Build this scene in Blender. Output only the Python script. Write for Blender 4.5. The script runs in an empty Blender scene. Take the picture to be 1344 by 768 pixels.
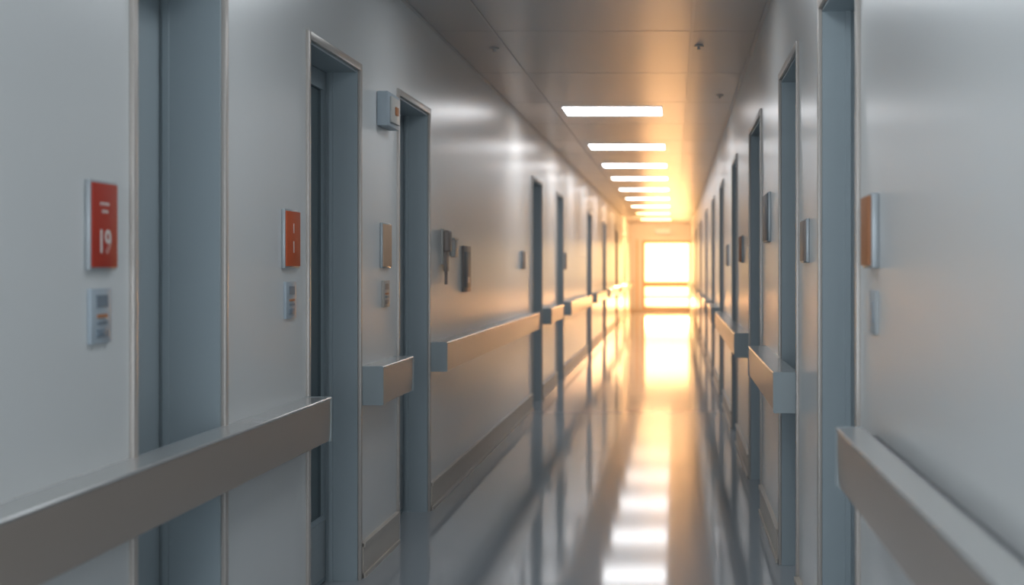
import bpy, bmesh, math
from mathutils import Vector, Matrix
F=1867.0; VX=886.0; VY=352.0
H=2.8; EYE=1.4; WL=-1.42; WR=0.5; YEND=45.0; YST=-3.0; HEAD=2.29
sc=bpy.context.scene
COL=sc.collection
sc.view_settings.view_transform='Standard'
sc.view_settings.look='None'
sc.view_settings.exposure=0.0

# ---------------- materials ----------------
def mat(name, col, rough=0.5, metal=0.0, noise=0.0, nscale=6.0, emis=None, estr=0.0, stretch=(1,1,1), spec=0.5):
    m=bpy.data.materials.new(name); m.use_nodes=True
    nt=m.node_tree; b=nt.nodes['Principled BSDF']
    b.inputs['Base Color'].default_value=(*col,1); b.inputs['Roughness'].default_value=rough
    b.inputs['Metallic'].default_value=metal; b.inputs['Specular IOR Level'].default_value=spec
    if emis:
        b.inputs['Emission Color'].default_value=(*emis,1); b.inputs['Emission Strength'].default_value=estr
        m.cycles.emission_sampling='FRONT'
    mp=nt.nodes.new('ShaderNodeMapping')
    mp.inputs['Scale'].default_value=stretch
    geo=nt.nodes.new('ShaderNodeNewGeometry')
    nt.links.new(geo.outputs['Position'],mp.inputs['Vector'])
    n=nt.nodes.new('ShaderNodeTexNoise'); n.inputs['Scale'].default_value=nscale; n.inputs['Detail'].default_value=2
    nt.links.new(mp.outputs[0],n.inputs['Vector'])
    if noise>0:
        r=nt.nodes.new('ShaderNodeMapRange'); r.inputs['To Min'].default_value=1-noise; r.inputs['To Max'].default_value=1+noise
        nt.links.new(n.outputs['Fac'],r.inputs['Value'])
        mx=nt.nodes.new('ShaderNodeVectorMath'); mx.operation='SCALE'
        mx.inputs[0].default_value=col; nt.links.new(r.outputs[0],mx.inputs['Scale'])
        nt.links.new(mx.outputs[0],b.inputs['Base Color'])
    return m
M={}
M['wall']=mat('wall_paint',(0.77,0.78,0.775),0.285,noise=0.012,nscale=0.6,spec=0.6)
M['ceil']=mat('ceiling_panel',(0.37,0.38,0.39),0.285,noise=0.012,nscale=0.8,spec=0.6)
M['floor']=mat('vinyl_floor',(0.42,0.45,0.48),0.08,noise=0.012,nscale=0.8,spec=0.55)
M['base']=mat('baseboard_vinyl',(0.60,0.53,0.46),0.4,noise=0.04)
M['frame']=mat('door_frame_paint',(0.37,0.43,0.46),0.38,noise=0.03,nscale=2)
M['lip']=mat('frame_edge_metal',(0.54,0.49,0.45),0.35,metal=0.2,noise=0.03)
M['door']=mat('door_leaf_laminate',(0.32,0.375,0.405),0.4,noise=0.03,nscale=3,stretch=(1,1,.2))
M['glass']=mat('dark_vision_glass',(0.03,0.055,0.065),0.08,noise=0.05,spec=0.7)
M['rail']=mat('rail_cladding',(0.43,0.365,0.315),0.29,metal=0.35,noise=0.03,nscale=2,stretch=(1,.2,1))
M['railtop']=mat('rail_top_cap',(0.60,0.60,0.59),0.2,noise=0.02,metal=0.4)
M['railend']=mat('rail_end_cap',(0.36,0.41,0.43),0.4,noise=0.03)
M['steel']=mat('brushed_steel',(0.6,0.6,0.6),0.28,metal=1.0,noise=0.05,nscale=40)
M['dark']=mat('dark_metal',(0.10,0.11,0.12),0.4,noise=0.05)
M['red']=mat('red_sign_plastic',(0.46,0.045,0.025),0.5,noise=0.05,nscale=15,spec=0.3)
M['orange']=mat('orange_sign_plastic',(0.62,0.12,0.045),0.6,noise=0.05,nscale=15,spec=0.2)
M['brown']=mat('brown_sign_plastic',(0.50,0.21,0.10),0.55,noise=0.05,nscale=15,spec=0.3)
M['cream']=mat('cream_sign_plastic',(0.70,0.46,0.31),0.6,noise=0.04,nscale=15,spec=0.2)
M['tray']=mat('sign_tray_alu',(0.42,0.45,0.47),0.35,metal=0.2,noise=0.04)
M['slate']=mat('slate_plastic',(0.14,0.16,0.18),0.45,noise=0.05)
M['white']=mat('white_print',(0.72,0.66,0.62),0.5,noise=0.02)
M['plate']=mat('pale_switch_plastic',(0.42,0.48,0.53),0.45,noise=0.03)
M['plateb']=mat('tan_switch_plastic',(0.52,0.46,0.41),0.45,noise=0.03)
M['plateg']=mat('pale_grey_switch_plastic',(0.52,0.54,0.55),0.6,noise=0.03,spec=0.2)
M['grey']=mat('grey_button_plastic',(0.20,0.25,0.30),0.4,noise=0.04)
M['beige']=mat('beige_plastic',(0.60,0.57,0.53),0.4,noise=0.03)
M['greybrown']=mat('grey_brown_plastic',(0.32,0.26,0.23),0.45,noise=0.04)
M['tbar']=mat('ceiling_grid_metal',(0.50,0.50,0.50),0.35,metal=0.3,noise=0.03)
M['seam']=mat('ceiling_seam',(0.33,0.34,0.35),0.3,noise=0.015,spec=0.55)
M['lframe']=mat('light_trim_white',(0.85,0.85,0.85),0.5,noise=0.02)
M['diffn']=mat('near_fill_diffuser',(0.9,0.9,0.9),0.5,emis=(0.89,0.95,1.0),estr=6.3)
M['terrace']=mat('terrace_stone',(0.75,0.58,0.36),0.7,noise=0.1)
M['glow']=mat('frosted_sign',(0.75,0.72,0.68),0.5,emis=(1,0.85,0.65),estr=0.3)
M['winframe']=mat('window_frame_paint',(0.74,0.52,0.33),0.4,noise=0.03)
def pane_mat():
    m=bpy.data.materials.new('window_glass'); m.use_nodes=True; nt=m.node_tree; nt.nodes.clear()
    o=nt.nodes.new('ShaderNodeOutputMaterial'); mx=nt.nodes.new('ShaderNodeMixShader')
    t=nt.nodes.new('ShaderNodeBsdfTransparent'); g=nt.nodes.new('ShaderNodeBsdfGlossy'); g.inputs['Roughness'].default_value=0.05
    fr=nt.nodes.new('ShaderNodeFresnel'); fr.inputs['IOR'].default_value=1.3
    nt.links.new(fr.outputs[0],mx.inputs[0]); nt.links.new(t.outputs[0],mx.inputs[1]); nt.links.new(g.outputs[0],mx.inputs[2]); nt.links.new(mx.outputs[0],o.inputs[0])
    return m
M['pane']=pane_mat()

# ---------------- helpers ----------------
def boxes(name, bl, m, parent=None, bevel=0.0, seg=2):
    xs=[v for b in bl for v in b[0:2]]; ys=[v for b in bl for v in b[2:4]]; zs=[v for b in bl for v in b[4:6]]
    c=Vector(((min(xs)+max(xs))/2,(min(ys)+max(ys))/2,min(zs)))
    bm=bmesh.new()
    for (x0,x1,y0,y1,z0,z1) in bl:
        x0,x1=sorted((x0,x1)); y0,y1=sorted((y0,y1)); z0,z1=sorted((z0,z1))
        r=bmesh.ops.create_cube(bm,size=1.0)
        for v in r['verts']:
            v.co=Vector(((x0+x1)/2+v.co.x*(x1-x0),(y0+y1)/2+v.co.y*(y1-y0),(z0+z1)/2+v.co.z*(z1-z0)))-c
    if bevel>0:
        bmesh.ops.bevel(bm,geom=bm.edges[:],offset=bevel,segments=seg,affect='EDGES',profile=0.5)
    return finish(name,bm,m,c,parent,smooth=bevel>0)
def finish(name,bm,m,c,parent=None,smooth=False,recalc=True):
    me=bpy.data.meshes.new(name)
    if recalc: bmesh.ops.recalc_face_normals(bm,faces=bm.faces[:])
    bm.to_mesh(me); bm.free()
    if smooth:
        me.polygons.foreach_set('use_smooth',[True]*len(me.polygons)); me.set_sharp_from_angle(angle=math.radians(32))
    me.materials.append(m)
    o=bpy.data.objects.new(name,me); COL.objects.link(o)
    o.location=c
    if parent is not None:
        o.parent=parent; o.location=c-parent.location
    return o
def empty(name,loc):
    e=bpy.data.objects.new(name,None); e.empty_display_size=0.1; e.location=loc; COL.objects.link(e); return e
def tag(o,label,cat,group=None):
    o['label']=label; o['category']=cat
    if group: o['group']=group
def st(o,label=None,cat=None):
    o['kind']='structure'
    if label: o['label']=label
    if cat: o['category']=cat
    return o
def cyl(name,p0,p1,r,m,parent=None,seg=24,r2=None):
    p0=Vector(p0);p1=Vector(p1); d=p1-p0; c=(p0+p1)/2
    bm=bmesh.new(); bmesh.ops.create_cone(bm,cap_ends=True,segments=seg,radius1=r,radius2=r if r2 is None else r2,depth=d.length)
    bmesh.ops.rotate(bm,verts=bm.verts[:],cent=(0,0,0),matrix=d.to_track_quat('Z','Y').to_matrix())
    return finish(name,bm,m,c,parent,smooth=True)
def text(name,s,size,m,x,y,z,side,parent):
    cu=bpy.data.curves.new(name,'FONT'); cu.body=s; cu.size=size; cu.align_x='CENTER'; cu.align_y='CENTER'; cu.extrude=0.0008
    cu.offset=size*0.01
    t=bpy.data.objects.new('tmp',cu); COL.objects.link(t)
    dg=bpy.context.evaluated_depsgraph_get(); dg.update()
    me=bpy.data.meshes.new_from_object(t.evaluated_get(dg)); bpy.data.objects.remove(t)
    xs=[v.co.x for v in me.vertices]; ys=[v.co.y for v in me.vertices]
    me.transform(Matrix.Translation((-(min(xs)+max(xs))/2,-(min(ys)+max(ys))/2,0)))
    if side<0: R=Matrix(((0,0,1),(1,0,0),(0,1,0)))
    else: R=Matrix(((0,0,-1),(-1,0,0),(0,1,0)))
    me.transform(R.to_4x4()); me.materials.clear(); me.materials.append(m); me.name=name
    o=bpy.data.objects.new(name,me); COL.objects.link(o); o.parent=parent; o.location=Vector((x,y,z))-parent.location
    return o

# ---------------- openings ----------------
LD=[(3.73,4.46),(5.50,6.38),(7.28,8.18),(14.1,15.1),(17.05,17.95),(23,24),(28,29),(34,35),(39.5,40.5)]
RD=[(3.86,4.86),(5.76,6.71),(8.19,9.43),(11.4,12.3),(14.6,15.7),(18,19),(22,23),(27,28),(33,34),(39,40)]
def segs(ds):
    out=[];y=YST
    for a,b in ds: out.append((y,a)); y=b
    out.append((y,YEND)); return out
T=0.3
for nm,xw,s,ds in (('wall_left',WL,-1,LD),('wall_right',WR,1,RD)):
    bl=[(xw,xw+s*T,a,b,0,HEAD) for a,b in segs(ds)]+[(xw,xw+s*T,YST,YEND,HEAD,H)]
    st(boxes(nm,bl,M['wall']),'pale glossy painted corridor wall with door openings','wall')
    k=0
    for a,b in segs(ds):
        a2=a+ (0.042 if k>0 else 0); b2=b-(0.042 if b<YEND else 0)
        o=boxes('baseboard_'+nm[5:],[(xw,xw-s*0.014,a2,b2,0,0.155),(xw,xw-s*0.022,a2,b2,0,0.02),(xw,xw-s*0.022,a2,b2,0.14,0.16)],M['base'])
        st(o,'beige-grey vinyl baseboard','baseboard'); k+=1
st(boxes('floor',[(WL-T,WR+T,YST,YEND+0.3,-0.1,0)],M['floor']),'glossy blue-grey vinyl corridor floor','floor')
st(boxes('ceiling',[(WL-T,WR+T,YST,YEND+0.3,H,H+0.1)],M['ceil']),'grey satin panelled ceiling','ceiling')

# ---------------- doors and frames ----------------
n=0
for xw,s,ds,dep in ((WL,-1,LD,0.14),(WR,1,RD,0.11)):
    for a,b in ds:
        n+=1
        t=0.015
        xo=xw-s*0.012
        dp=0.19 if n==1 else dep
        bl=[(xw+s*0.002,xw+s*(dp+0.05),a,a+t,0,HEAD),(xw+s*0.002,xw+s*(dp+0.05),b-t,b,0,HEAD),(xw+s*0.002,xw+s*(dp+0.05),a+t,b-t,HEAD-t,HEAD),
            (xw+s*dp-s*0.03,xw+s*dp-s*0.012,a+t,a+t+0.02,0,HEAD-t),(xw+s*dp-s*0.03,xw+s*dp-s*0.012,b-t-0.012,b-t,0,HEAD-t)]
        fr=st(boxes('trim_%d'%n,bl,M['frame']),'blue-grey painted steel door frame','door frame')
        w=0.028
        boxes('architrave',[(xw+s*0.002,xo,a-w,a+0.004,0,HEAD+w),(xw+s*0.002,xo,b-0.004,b+w,0,HEAD+w),(xw+s*0.002,xo,a+0.004,b-0.004,HEAD-0.004,HEAD+w)],M['lip'],parent=fr,bevel=0.002)
        x0=xw+s*dp; x1=xw+s*(dp+0.045); ya=a+t+0.004; yb=b-t-0.004; zt=HEAD-t-0.004
        gy0=ya+(yb-ya)*0.55; gy1=yb-0.12; gz0=0.95; gz1=2.0
        if n==1:
            d=boxes('door_%d'%n,[(x0,x1,ya,yb,0.008,zt)],M['frame'])
            st(d,'plain pale blue-grey flush door','door')
        elif n==2:
            gy0,gy1,gz0,gz1=ya+0.06,yb-0.05,0.3,zt-0.08
            d=boxes('door_%d'%n,[(x0,x1,ya,gy0,0.008,zt),(x0,x1,gy1,yb,0.008,zt),(x0,x1,gy0,gy1,0.008,gz0),(x0,x1,gy0,gy1,gz1,zt)],M['door'])
            st(d,'blue-grey door with full-height dark glazing','door')
            boxes('glass_pane',[(x0+s*0.012,x1-s*0.012,gy0,gy1,gz0,gz1)],M['glass'],parent=d)
        else:
            d=boxes('door_%d'%n,[(x0,x1,ya,gy0,0.008,zt),(x0,x1,gy1,yb,0.008,zt),(x0,x1,gy0,gy1,0.008,gz0),(x0,x1,gy0,gy1,gz1,zt)],M['door'])
            st(d,'blue-grey hospital room door with vision glass','door')
            boxes('glass_pane',[(x0+s*0.012,x1-s*0.012,gy0,gy1,gz0,gz1)],M['glass'],parent=d)
        boxes('kick_plate',[(x0-s*0.003,x0,ya+0.03,yb-0.03,0.03,0.28)],M['steel'],parent=d)
        hy=ya+0.08
        boxes('handle',[(x0-s*0.01,x0,hy-0.025,hy+0.025,0.97,1.15),(x0-s*0.05,x0-s*0.008,hy-0.008,hy+0.008,1.05,1.066),(x0-s*0.06,x0-s*0.045,hy-0.008,hy+0.12,1.048,1.068)],M['steel'],parent=d,bevel=0.002)

# ---------------- handrails ----------------
def prof(name,pts,xw,s,y0,y1,m,parent):
    bm=bmesh.new(); c=Vector((xw,(y0+y1)/2,pts[0][1])); A=[];B=[]
    for d,z in pts:
        A.append(bm.verts.new(Vector((xw-s*d,y0,z))-c)); B.append(bm.verts.new(Vector((xw-s*d,y1,z))-c))
    N=len(pts)
    for i in range(N): bm.faces.new((A[i],A[(i+1)%N],B[(i+1)%N],B[i]))
    bm.faces.new(A); bm.faces.new(B[::-1])
    return finish(name,bm,m,c,parent,smooth=True)
def handrail(xw,s,y0,y1,top,h,lab,p=0.10,back=0.0):
    e=empty('handrail',(xw-s*0.0,(y0+y1)/2,top-h)); tag(e,lab,'handrail','wall handrails')
    b=top-h; e0=0.012; k0=back
    prof('cladding',[(max(k0,0.03),b),(p-0.012,b),(p-0.007,b+0.004),(p-0.004,b+h*0.2),(p-0.002,b+h*0.5),(p-0.002,top-0.009),(max(k0,0.03),top-0.009)],xw,s,y0+e0,y1-e0,M['rail'],e)
    q=max(k0,0.03)
    prof('top_cap',([(k0,top-0.0085),(k0,top)] if k0>=0.03 else [(k0,top-0.0075),(k0,top)])+[(p-0.002,top),(p,top-0.002),(p,top-0.0085)]+([] if k0>=0.03 else [(q,top-0.0085),(q,top-0.0075)]),xw,s,y0+e0,y1-e0,M['railtop'],e)
    if k0>=0.03:
        prof('gap_shade_strip',[(0,top-0.09),(k0,top-0.09),(k0,top-0.020),(0,top-0.020)],xw,s,y0+e0,y1-e0,M['dark'],e)  # dark strip stands in for the shade between rail and wall
    for ya,yb in ((y0,y0+e0),(y1-e0,y1)):
        prof('end_cap',[(k0,b-0.001),(p-0.004,b-0.001),(p+0.001,b+0.004),(p+0.001,top-0.003),(p-0.003,top+0.001),(k0,top+0.001)],xw,s,ya,yb,M['railend'],e)
    if k0<0.03:
        k=(max(1,int((y1-y0)/1.2)) if y0<9 else 2)
        for i in range(k):
            yc=y0+(i+0.5)*(y1-y0)/k
            boxes('mounting_bracket',[(xw,xw-s*0.032,yc-0.04,yc+0.04,b+0.03,top-0.03)],M['dark'],parent=e)
    return e
LR=[(-1.5,5.47,0.905,0.17),(6.43,7.18,0.955,0.175),(8.24,13.95,0.97,0.17),(15.2,16.95,0.97,0.17),(18.1,22.8,0.97,0.17),(24.2,27.8,0.97,0.165),(29.2,33.8,0.97,0.165),(35.2,39.3,0.97,0.165),(40.7,44.9,0.97,0.165)]
RR=[(-1.5,3.54,1.005,0.15),(5.79,7.78,0.975,0.165),(9.6,14.4,0.96,0.165),(15.85,17.9,0.96,0.165),(19.2,21.8,0.96,0.165),(23.2,26.8,0.96,0.165),(28.2,32.8,0.96,0.165),(34.2,38.8,0.96,0.165),(40.2,44.9,0.96,0.165)]
for i,(a,b,t,h) in enumerate(LR): handrail(WL,-1,a,b,t,h,['long taupe wall handrail running past a doorway','short taupe handrail with grey end cap between doorways'][i] if i<2 else 'taupe wall handrail with pale top cap and grey end cap')
for i,(a,b,t,h) in enumerate(RR): handrail(WR,1,a,b,t,h,['long taupe wall handrail beside a room sign','taupe handrail crossing a doorway, grey end cap'][i] if i<2 else 'taupe wall handrail with pale top cap and grey end cap',back=0.036 if i==0 else 0.0)

# ---------------- signs ----------------
def sign(xw,s,y0,y1,z0,z1,m,label,txt=None,small=False,th=0.018):
    o=boxes('room_sign',[(xw,xw-s*th*0.75,y0,y1,z0,z1)],M['tray'],bevel=0.003)
    tag(o,label,'sign','room signs')
    r=0.007
    boxes('sign_panel',[(xw-s*th*0.75,xw-s*th,y0+r,y1-r,z0+r,z1-r)],m,parent=o,bevel=0.001)
    X=xw-s*(th+0.0006); yc=(y0+y1)/2; w=y1-y0; h=z1-z0
    if txt:
        for tt,fz,sz in txt: text('lettering',tt,sz,M['white'],X,yc,z0+h*fz,s,o)
    if small:
        for (fz,ww) in ((0.74,0.40),(0.655,0.26)):
            k=int(ww/0.06)
            boxes('fine_print',[(xw-s*th,xw-s*(th+0.001),yc-w*ww/2+i*w*0.06,yc-w*ww/2+i*w*0.06+w*0.030,z0+h*fz-0.004,z0+h*fz+0.004) for i in range(k)],M['white'],parent=o)['kind']='stuff'
    return o
def plate(xw,s,y0,y1,z0,z1,label,m=None,plain=False):
    th=0.010 if not plain else 0.006
    o=boxes('switch_plate',[(xw,xw-s*th,y0,y1,z0,z1)],m or M['plate'],bevel=0.002)
    tag(o,label,'switch','wall switch plates')
    h=z1-z0; w=y1-y0
    if plain:
        boxes('button',[(xw-s*th,xw-s*(th+0.002),y0+w*0.25,y1-w*0.25,z0+h*0.25,z0+h*0.75)],M['plate'],parent=o,bevel=0.0008)
        return
    boxes('display',[(xw-s*0.010,xw-s*0.012,y0+w*0.25,y1-w*0.22,z0+h*0.66,z0+h*0.88)],M['grey'] if not m else M['greybrown'],parent=o)
    for f in (0.50,0.38):
        boxes('button',[(xw-s*0.010,xw-s*0.013,y0+w*0.28,y1-w*0.25,z0+h*f-0.004,z0+h*f+0.004)],M['brown'] if f==0.5 else M['grey'],parent=o)
    boxes('button',[(xw-s*0.010,xw-s*0.014,y0+w*0.25,y1-w*0.22,z0+h*0.12,z0+h*0.27)],M['grey'] if not m else M['greybrown'],parent=o,bevel=0.001)
sign(WL,-1,3.42,3.585,1.395,1.615,M['red'],'red room sign numbered 19 in silver frame',[('19',0.32,0.082)],small=True)
plate(WL,-1,3.435,3.56,1.215,1.35,'pale wall switch plate below red room sign')
sign(WL,-1,5.13,5.33,1.40,1.615,M['orange'],'orange-red room sign with white numerals',[('1',0.68,0.05),('1',0.36,0.06)])
plate(WL,-1,5.16,5.30,1.215,1.35,'pale wall switch plate below orange sign')
sign(WL,-1,6.84,7.05,1.40,1.62,M['cream'],'tan room sign beside a doorway')
plate(WL,-1,6.88,7.03,1.21,1.34,'tan wall switch plate below tan sign',M['plateb'])
sign(WL,-1,13.1,13.35,1.39,1.56,M['greybrown'],'small brown room sign on pale wall')
sign(WL,-1,18.2,18.45,1.38,1.60,M['greybrown'],'small brown room sign on pale wall')
sign(WR,1,3.48,3.64,1.40,1.585,M['brown'],'terracotta room sign with thick grey backing',th=0.026)
plate(WR,1,3.50,3.62,1.235,1.345,'plain pale grey switch plate below terracotta sign',M['plateg'],plain=True)
sign(WR,1,5.28,5.50,1.42,1.585,M['greybrown'],'dark brown room sign between doorways')
sign(WR,1,7.42,7.85,1.54,1.80,M['slate'],'dark slate notice panel beside a doorway')
sign(WR,1,10.4,10.8,1.44,1.64,M['brown'],'brown room sign on pale wall')
sign(WR,1,13.2,13.5,1.42,1.62,M['greybrown'],'small brown room sign on pale wall')

o=boxes('alarm_box',[(WL,WL+0.055,6.77,7.05,2.08,2.245)],M['plate'],bevel=0.006); tag(o,'grey wall alarm box beside door head','alarm box')
boxes('sounder_cover',[(WL+0.055,WL+0.066,6.81,7.01,2.10,2.225)],M['beige'],parent=o,bevel=0.004)
boxes('indicator_lamp',[(WL+0.066,WL+0.074,6.88,6.94,2.14,2.18)],M['brown'],parent=o,bevel=0.003)
o=boxes('sanitizer_dispenser',[(WL,WL+0.010,8.64,8.78,1.42,1.64)],M['beige'],bevel=0.004); tag(o,'brown wall hand sanitizer dispenser with nozzle','dispenser')
boxes('housing',[(WL+0.010,WL+0.045,8.65,8.77,1.50,1.63)],M['greybrown'],parent=o,bevel=0.012,seg=4)
boxes('push_lever',[(WL+0.008,WL+0.028,8.67,8.76,1.38,1.505)],M['greybrown'],parent=o,bevel=0.006)
cyl('nozzle',(WL+0.018,8.71,1.30),(WL+0.018,8.71,1.385),0.009,M['greybrown'],parent=o)
o=boxes('glove_box_holder',[(WL,WL+0.03,8.98,9.12,1.47,1.58)],M['beige'],bevel=0.008); tag(o,'beige wall glove box holder with lid','holder')
boxes('lid',[(WL,WL+0.034,8.97,9.13,1.58,1.592)],M['beige'],parent=o,bevel=0.004)
o=boxes('wall_intercom',[(WL,WL+0.014,9.48,9.80,1.24,1.55)],M['greybrown'],bevel=0.004); tag(o,'slim dark-fronted wall intercom panel','intercom')
boxes('front_panel',[(WL+0.014,WL+0.017,9.50,9.78,1.27,1.51)],M['slate'],parent=o,bevel=0.001)
boxes('button',[(WL+0.017,WL+0.020,9.60,9.70,1.30,1.34)],M['beige'],parent=o,bevel=0.001)

# ---------------- ceiling grid, lights, sprinklers ----------------
tn=40
for X in (-1.07,0.10):
    w=0.005 if X<0 else 0.009
    st(boxes('trim_%d'%tn,[(X-w,X+w,YST,YEND,H-0.005,H)],M['tbar']),'metal ceiling grid bar','ceiling trim'); tn+=1
bl=[]; y=-2.4
while y<44.5:
    bl.append((WL,WR,y-0.002,y+0.002,H-0.001,H)); y+=1.8
st(boxes('trim_%d'%tn,bl,M['seam']),'thin cross seams of ceiling grid','ceiling trim')
for a in (WL,WR):
    s=1 if a==WL else -1
    tn+=1; st(boxes('trim_%d'%tn,[(a,a+s*0.02,YST,YEND,H-0.012,H)],M['tbar']),'wall angle of ceiling grid','ceiling trim')
def clight(x0,x1,y0,y1,m,lab):
    r=0.008
    o=boxes('ceiling_light',[(x0-r,x1+r,y0-r,y0,H-0.005,H),(x0-r,x1+r,y1,y1+r,H-0.005,H),(x0-r,x0,y0,y1,H-0.005,H),(x1,x1+r,y0,y1,H-0.005,H)],M['lframe'])
    tag(o,lab,'ceiling light','ceiling panel lights')
    bm=bmesh.new(); c=Vector(((x0+x1)/2,(y0+y1)/2,H-0.004)); hx=(x1-x0)/2; hy=(y1-y0)/2
    v=[bm.verts.new(p) for p in ((-hx,-hy,0),(-hx,hy,0),(hx,hy,0),(hx,-hy,0))]  # faces down
    bm.faces.new(v)
    finish('diffuser',bm,m,c,o,recalc=False)
for i,yc in enumerate((12.67,16.4,19.4,22.2,25.3,28.6,32.2,36.4,41.0)):
    k=min(1.0,max(0.0,(yc-26)/9))
    em=(0.96+0.04*k,0.96-0.37*k,0.98-0.71*k)
    m=mat('light_diffuser',(0.9,0.9,0.9),0.5,emis=em,estr=8.2+1.5*k)
    clight(-0.98,-0.12,yc-0.33,yc+0.33,m,'glowing white rectangular panel light in ceiling' if k<0.4 else 'warm glowing rectangular panel light in ceiling')
for a,b in ((-1.3,-0.5),(1.6,2.2),(4.0,4.6),(6.75,7.22)):  # out-of-frame panels added to brighten the near corridor
    clight(-0.80,-0.0,a,b,M['diffn'],'added unseen cool white panel light in ceiling')
for (x,y) in ((0.36,11.5),(0.15,8.95),(-1.15,9.05)):
    o=cyl('sprinkler_head',(x,y,H-0.008),(x,y,H),0.03,M['beige']); tag(o,'small ceiling sprinkler head','sprinkler','sprinkler heads')
    cyl('stem',(x,y,H-0.022),(x,y,H-0.008),0.008,M['beige'],parent=o)
    cyl('deflector',(x,y,H-0.025),(x,y,H-0.022),0.014,M['beige'],parent=o)

# ---------------- end wall and window ----------------
wx0,wx1,wz0,wz1=-0.985,0.47,0.14,2.22
st(boxes('wall_back',[(WL,wx0,YEND,YEND+0.25,0,H),(wx1,WR,YEND,YEND+0.25,0,H),(wx0,wx1,YEND,YEND+0.25,0,wz0),(wx0,wx1,YEND,YEND+0.25,wz1,H)],M['wall']),'pale end wall around a large window','wall')
st(boxes('baseboard_back',[(WL,WR,YEND-0.015,YEND,0,0.10)],M['base']),'beige-grey baseboard','baseboard')
f=0.035
w=boxes('window_1',[(wx0,wx1,YEND+0.05,YEND+0.12,wz0,wz0+f),(wx0,wx1,YEND+0.05,YEND+0.12,wz1-f,wz1),(wx0,wx0+f,YEND+0.05,YEND+0.12,wz0+f,wz1-f),(wx1-f,wx1,YEND+0.05,YEND+0.12,wz0+f,wz1-f),
   (wx0+f,wx1-f,YEND+0.05,YEND+0.12,0.80,0.98),(wx0+f,wx1-f,YEND+0.05,YEND+0.12,0.46,0.52)],M['winframe'])
st(w,'tall window flooded with golden light','window')
for z0,z1 in ((wz0+f,0.46),(0.52,0.80),(0.98,wz1-f)):
    boxes('glass_pane',[(wx0+f,wx1-f,YEND+0.08,YEND+0.088,z0,z1)],M['pane'],parent=w)
st(boxes('trim_60',[(wx0-0.05,wx0,YEND-0.02,YEND,wz0,wz1+0.05),(wx0,wx1,YEND-0.02,YEND,wz1,wz1+0.05),(wx0-0.05,wx1,YEND-0.03,YEND,wz0-0.04,wz0)],M['winframe']),'window surround','window trim')
st(boxes('trim_61',[(-1.22,-1.18,YEND-0.02,YEND,0.12,2.3)],M['winframe']),'vertical pilaster strip','trim')
o=boxes('hanging_sign',[(-0.60,-0.16,44.0,44.04,2.47,2.61)],M['glow'],bevel=0.005); tag(o,'small pale sign hanging from ceiling','sign')
for x in (-0.53,-0.23): cyl('hanger',(x,44.02,2.61),(x,44.02,H),0.006,M['steel'],parent=o)
o=st(boxes('floor_terrace',[(-8,8,YEND+0.3,YEND+12,-0.15,-0.05)],M['terrace']),'sunlit stone terrace','terrace')

# ---------------- world ----------------
wd=bpy.data.worlds.new('sky'); sc.world=wd; wd.use_nodes=True; nt=wd.node_tree
bg=nt.nodes['Background']; tc=nt.nodes.new('ShaderNodeTexCoord'); sx=nt.nodes.new('ShaderNodeSeparateXYZ')
nt.links.new(tc.outputs['Generated'],sx.inputs[0])
r=nt.nodes.new('ShaderNodeValToRGB'); nt.links.new(sx.outputs['Y'],r.inputs[0])
e=r.color_ramp.elements; e[0].position=0.0; e[0].color=(0.45,0.56,0.66,1); e[1].position=0.9; e[1].color=(7.0,4.1,1.6,1)
x=r.color_ramp.elements.new(0.5); x.color=(1.0,0.8,0.6,1)
nt.links.new(r.outputs[0],bg.inputs['Color']); bg.inputs['Strength'].default_value=1.0

def area(name,loc,rot,sx_,sy_,p,col,spread=180):
    l=bpy.data.lights.new(name,'AREA'); l.shape='RECTANGLE'; l.size=sx_; l.size_y=sy_; l.energy=p; l.color=col; l.spread=math.radians(spread)
    o=bpy.data.objects.new(name,l); COL.objects.link(o); o.location=loc; o.rotation_euler=rot; return o
area('window_daylight',(-0.25,YEND+2.2,3.3),(math.radians(-68),0,0),2.4,1.2,1800,(1.0,0.48,0.20))
area('ceiling_warm_fill',(-0.25,YEND+1.6,0.02),(math.radians(-115),0,0),2.6,1.0,330,(1.0,0.46,0.17))  # added lamp outside, throws warm light up onto the ceiling
area('end_wall_fill',(-0.46,39.0,2.72),(math.radians(68),0,0),1.4,0.3,150,(1.0,0.48,0.19))  # added lamp turned from camera, makes the end wall glow orange
area('near_fill',(-0.46,YST-0.2,1.5),(math.radians(90),0,0),1.9,2.4,76,(0.84,0.93,1.0))  # added cool fill behind the camera for the near walls and frames
s=bpy.data.lights.new('sun','SUN'); s.energy=10; s.color=(1,0.50,0.22); s.angle=math.radians(4)
so=bpy.data.objects.new('sun',s); COL.objects.link(so)
d=Vector((-0.06,-1,-0.10)); so.rotation_euler=d.to_track_quat('-Z','Y').to_euler()

# ---------------- camera ----------------
cd=bpy.data.cameras.new('camera'); cam=bpy.data.objects.new('camera',cd); COL.objects.link(cam)
cam.location=(0,0,EYE); cam.rotation_euler=(math.radians(90),0,0)
cd.sensor_width=36; cd.lens=F/1344*36
cd.shift_x=-(VX-672)/1344; cd.shift_y=-(384-VY)/1344
cd.dof.use_dof=True; cd.dof.focus_distance=6.0; cd.dof.aperture_fstop=2.4
cd.clip_end=300
sc.camera=cam
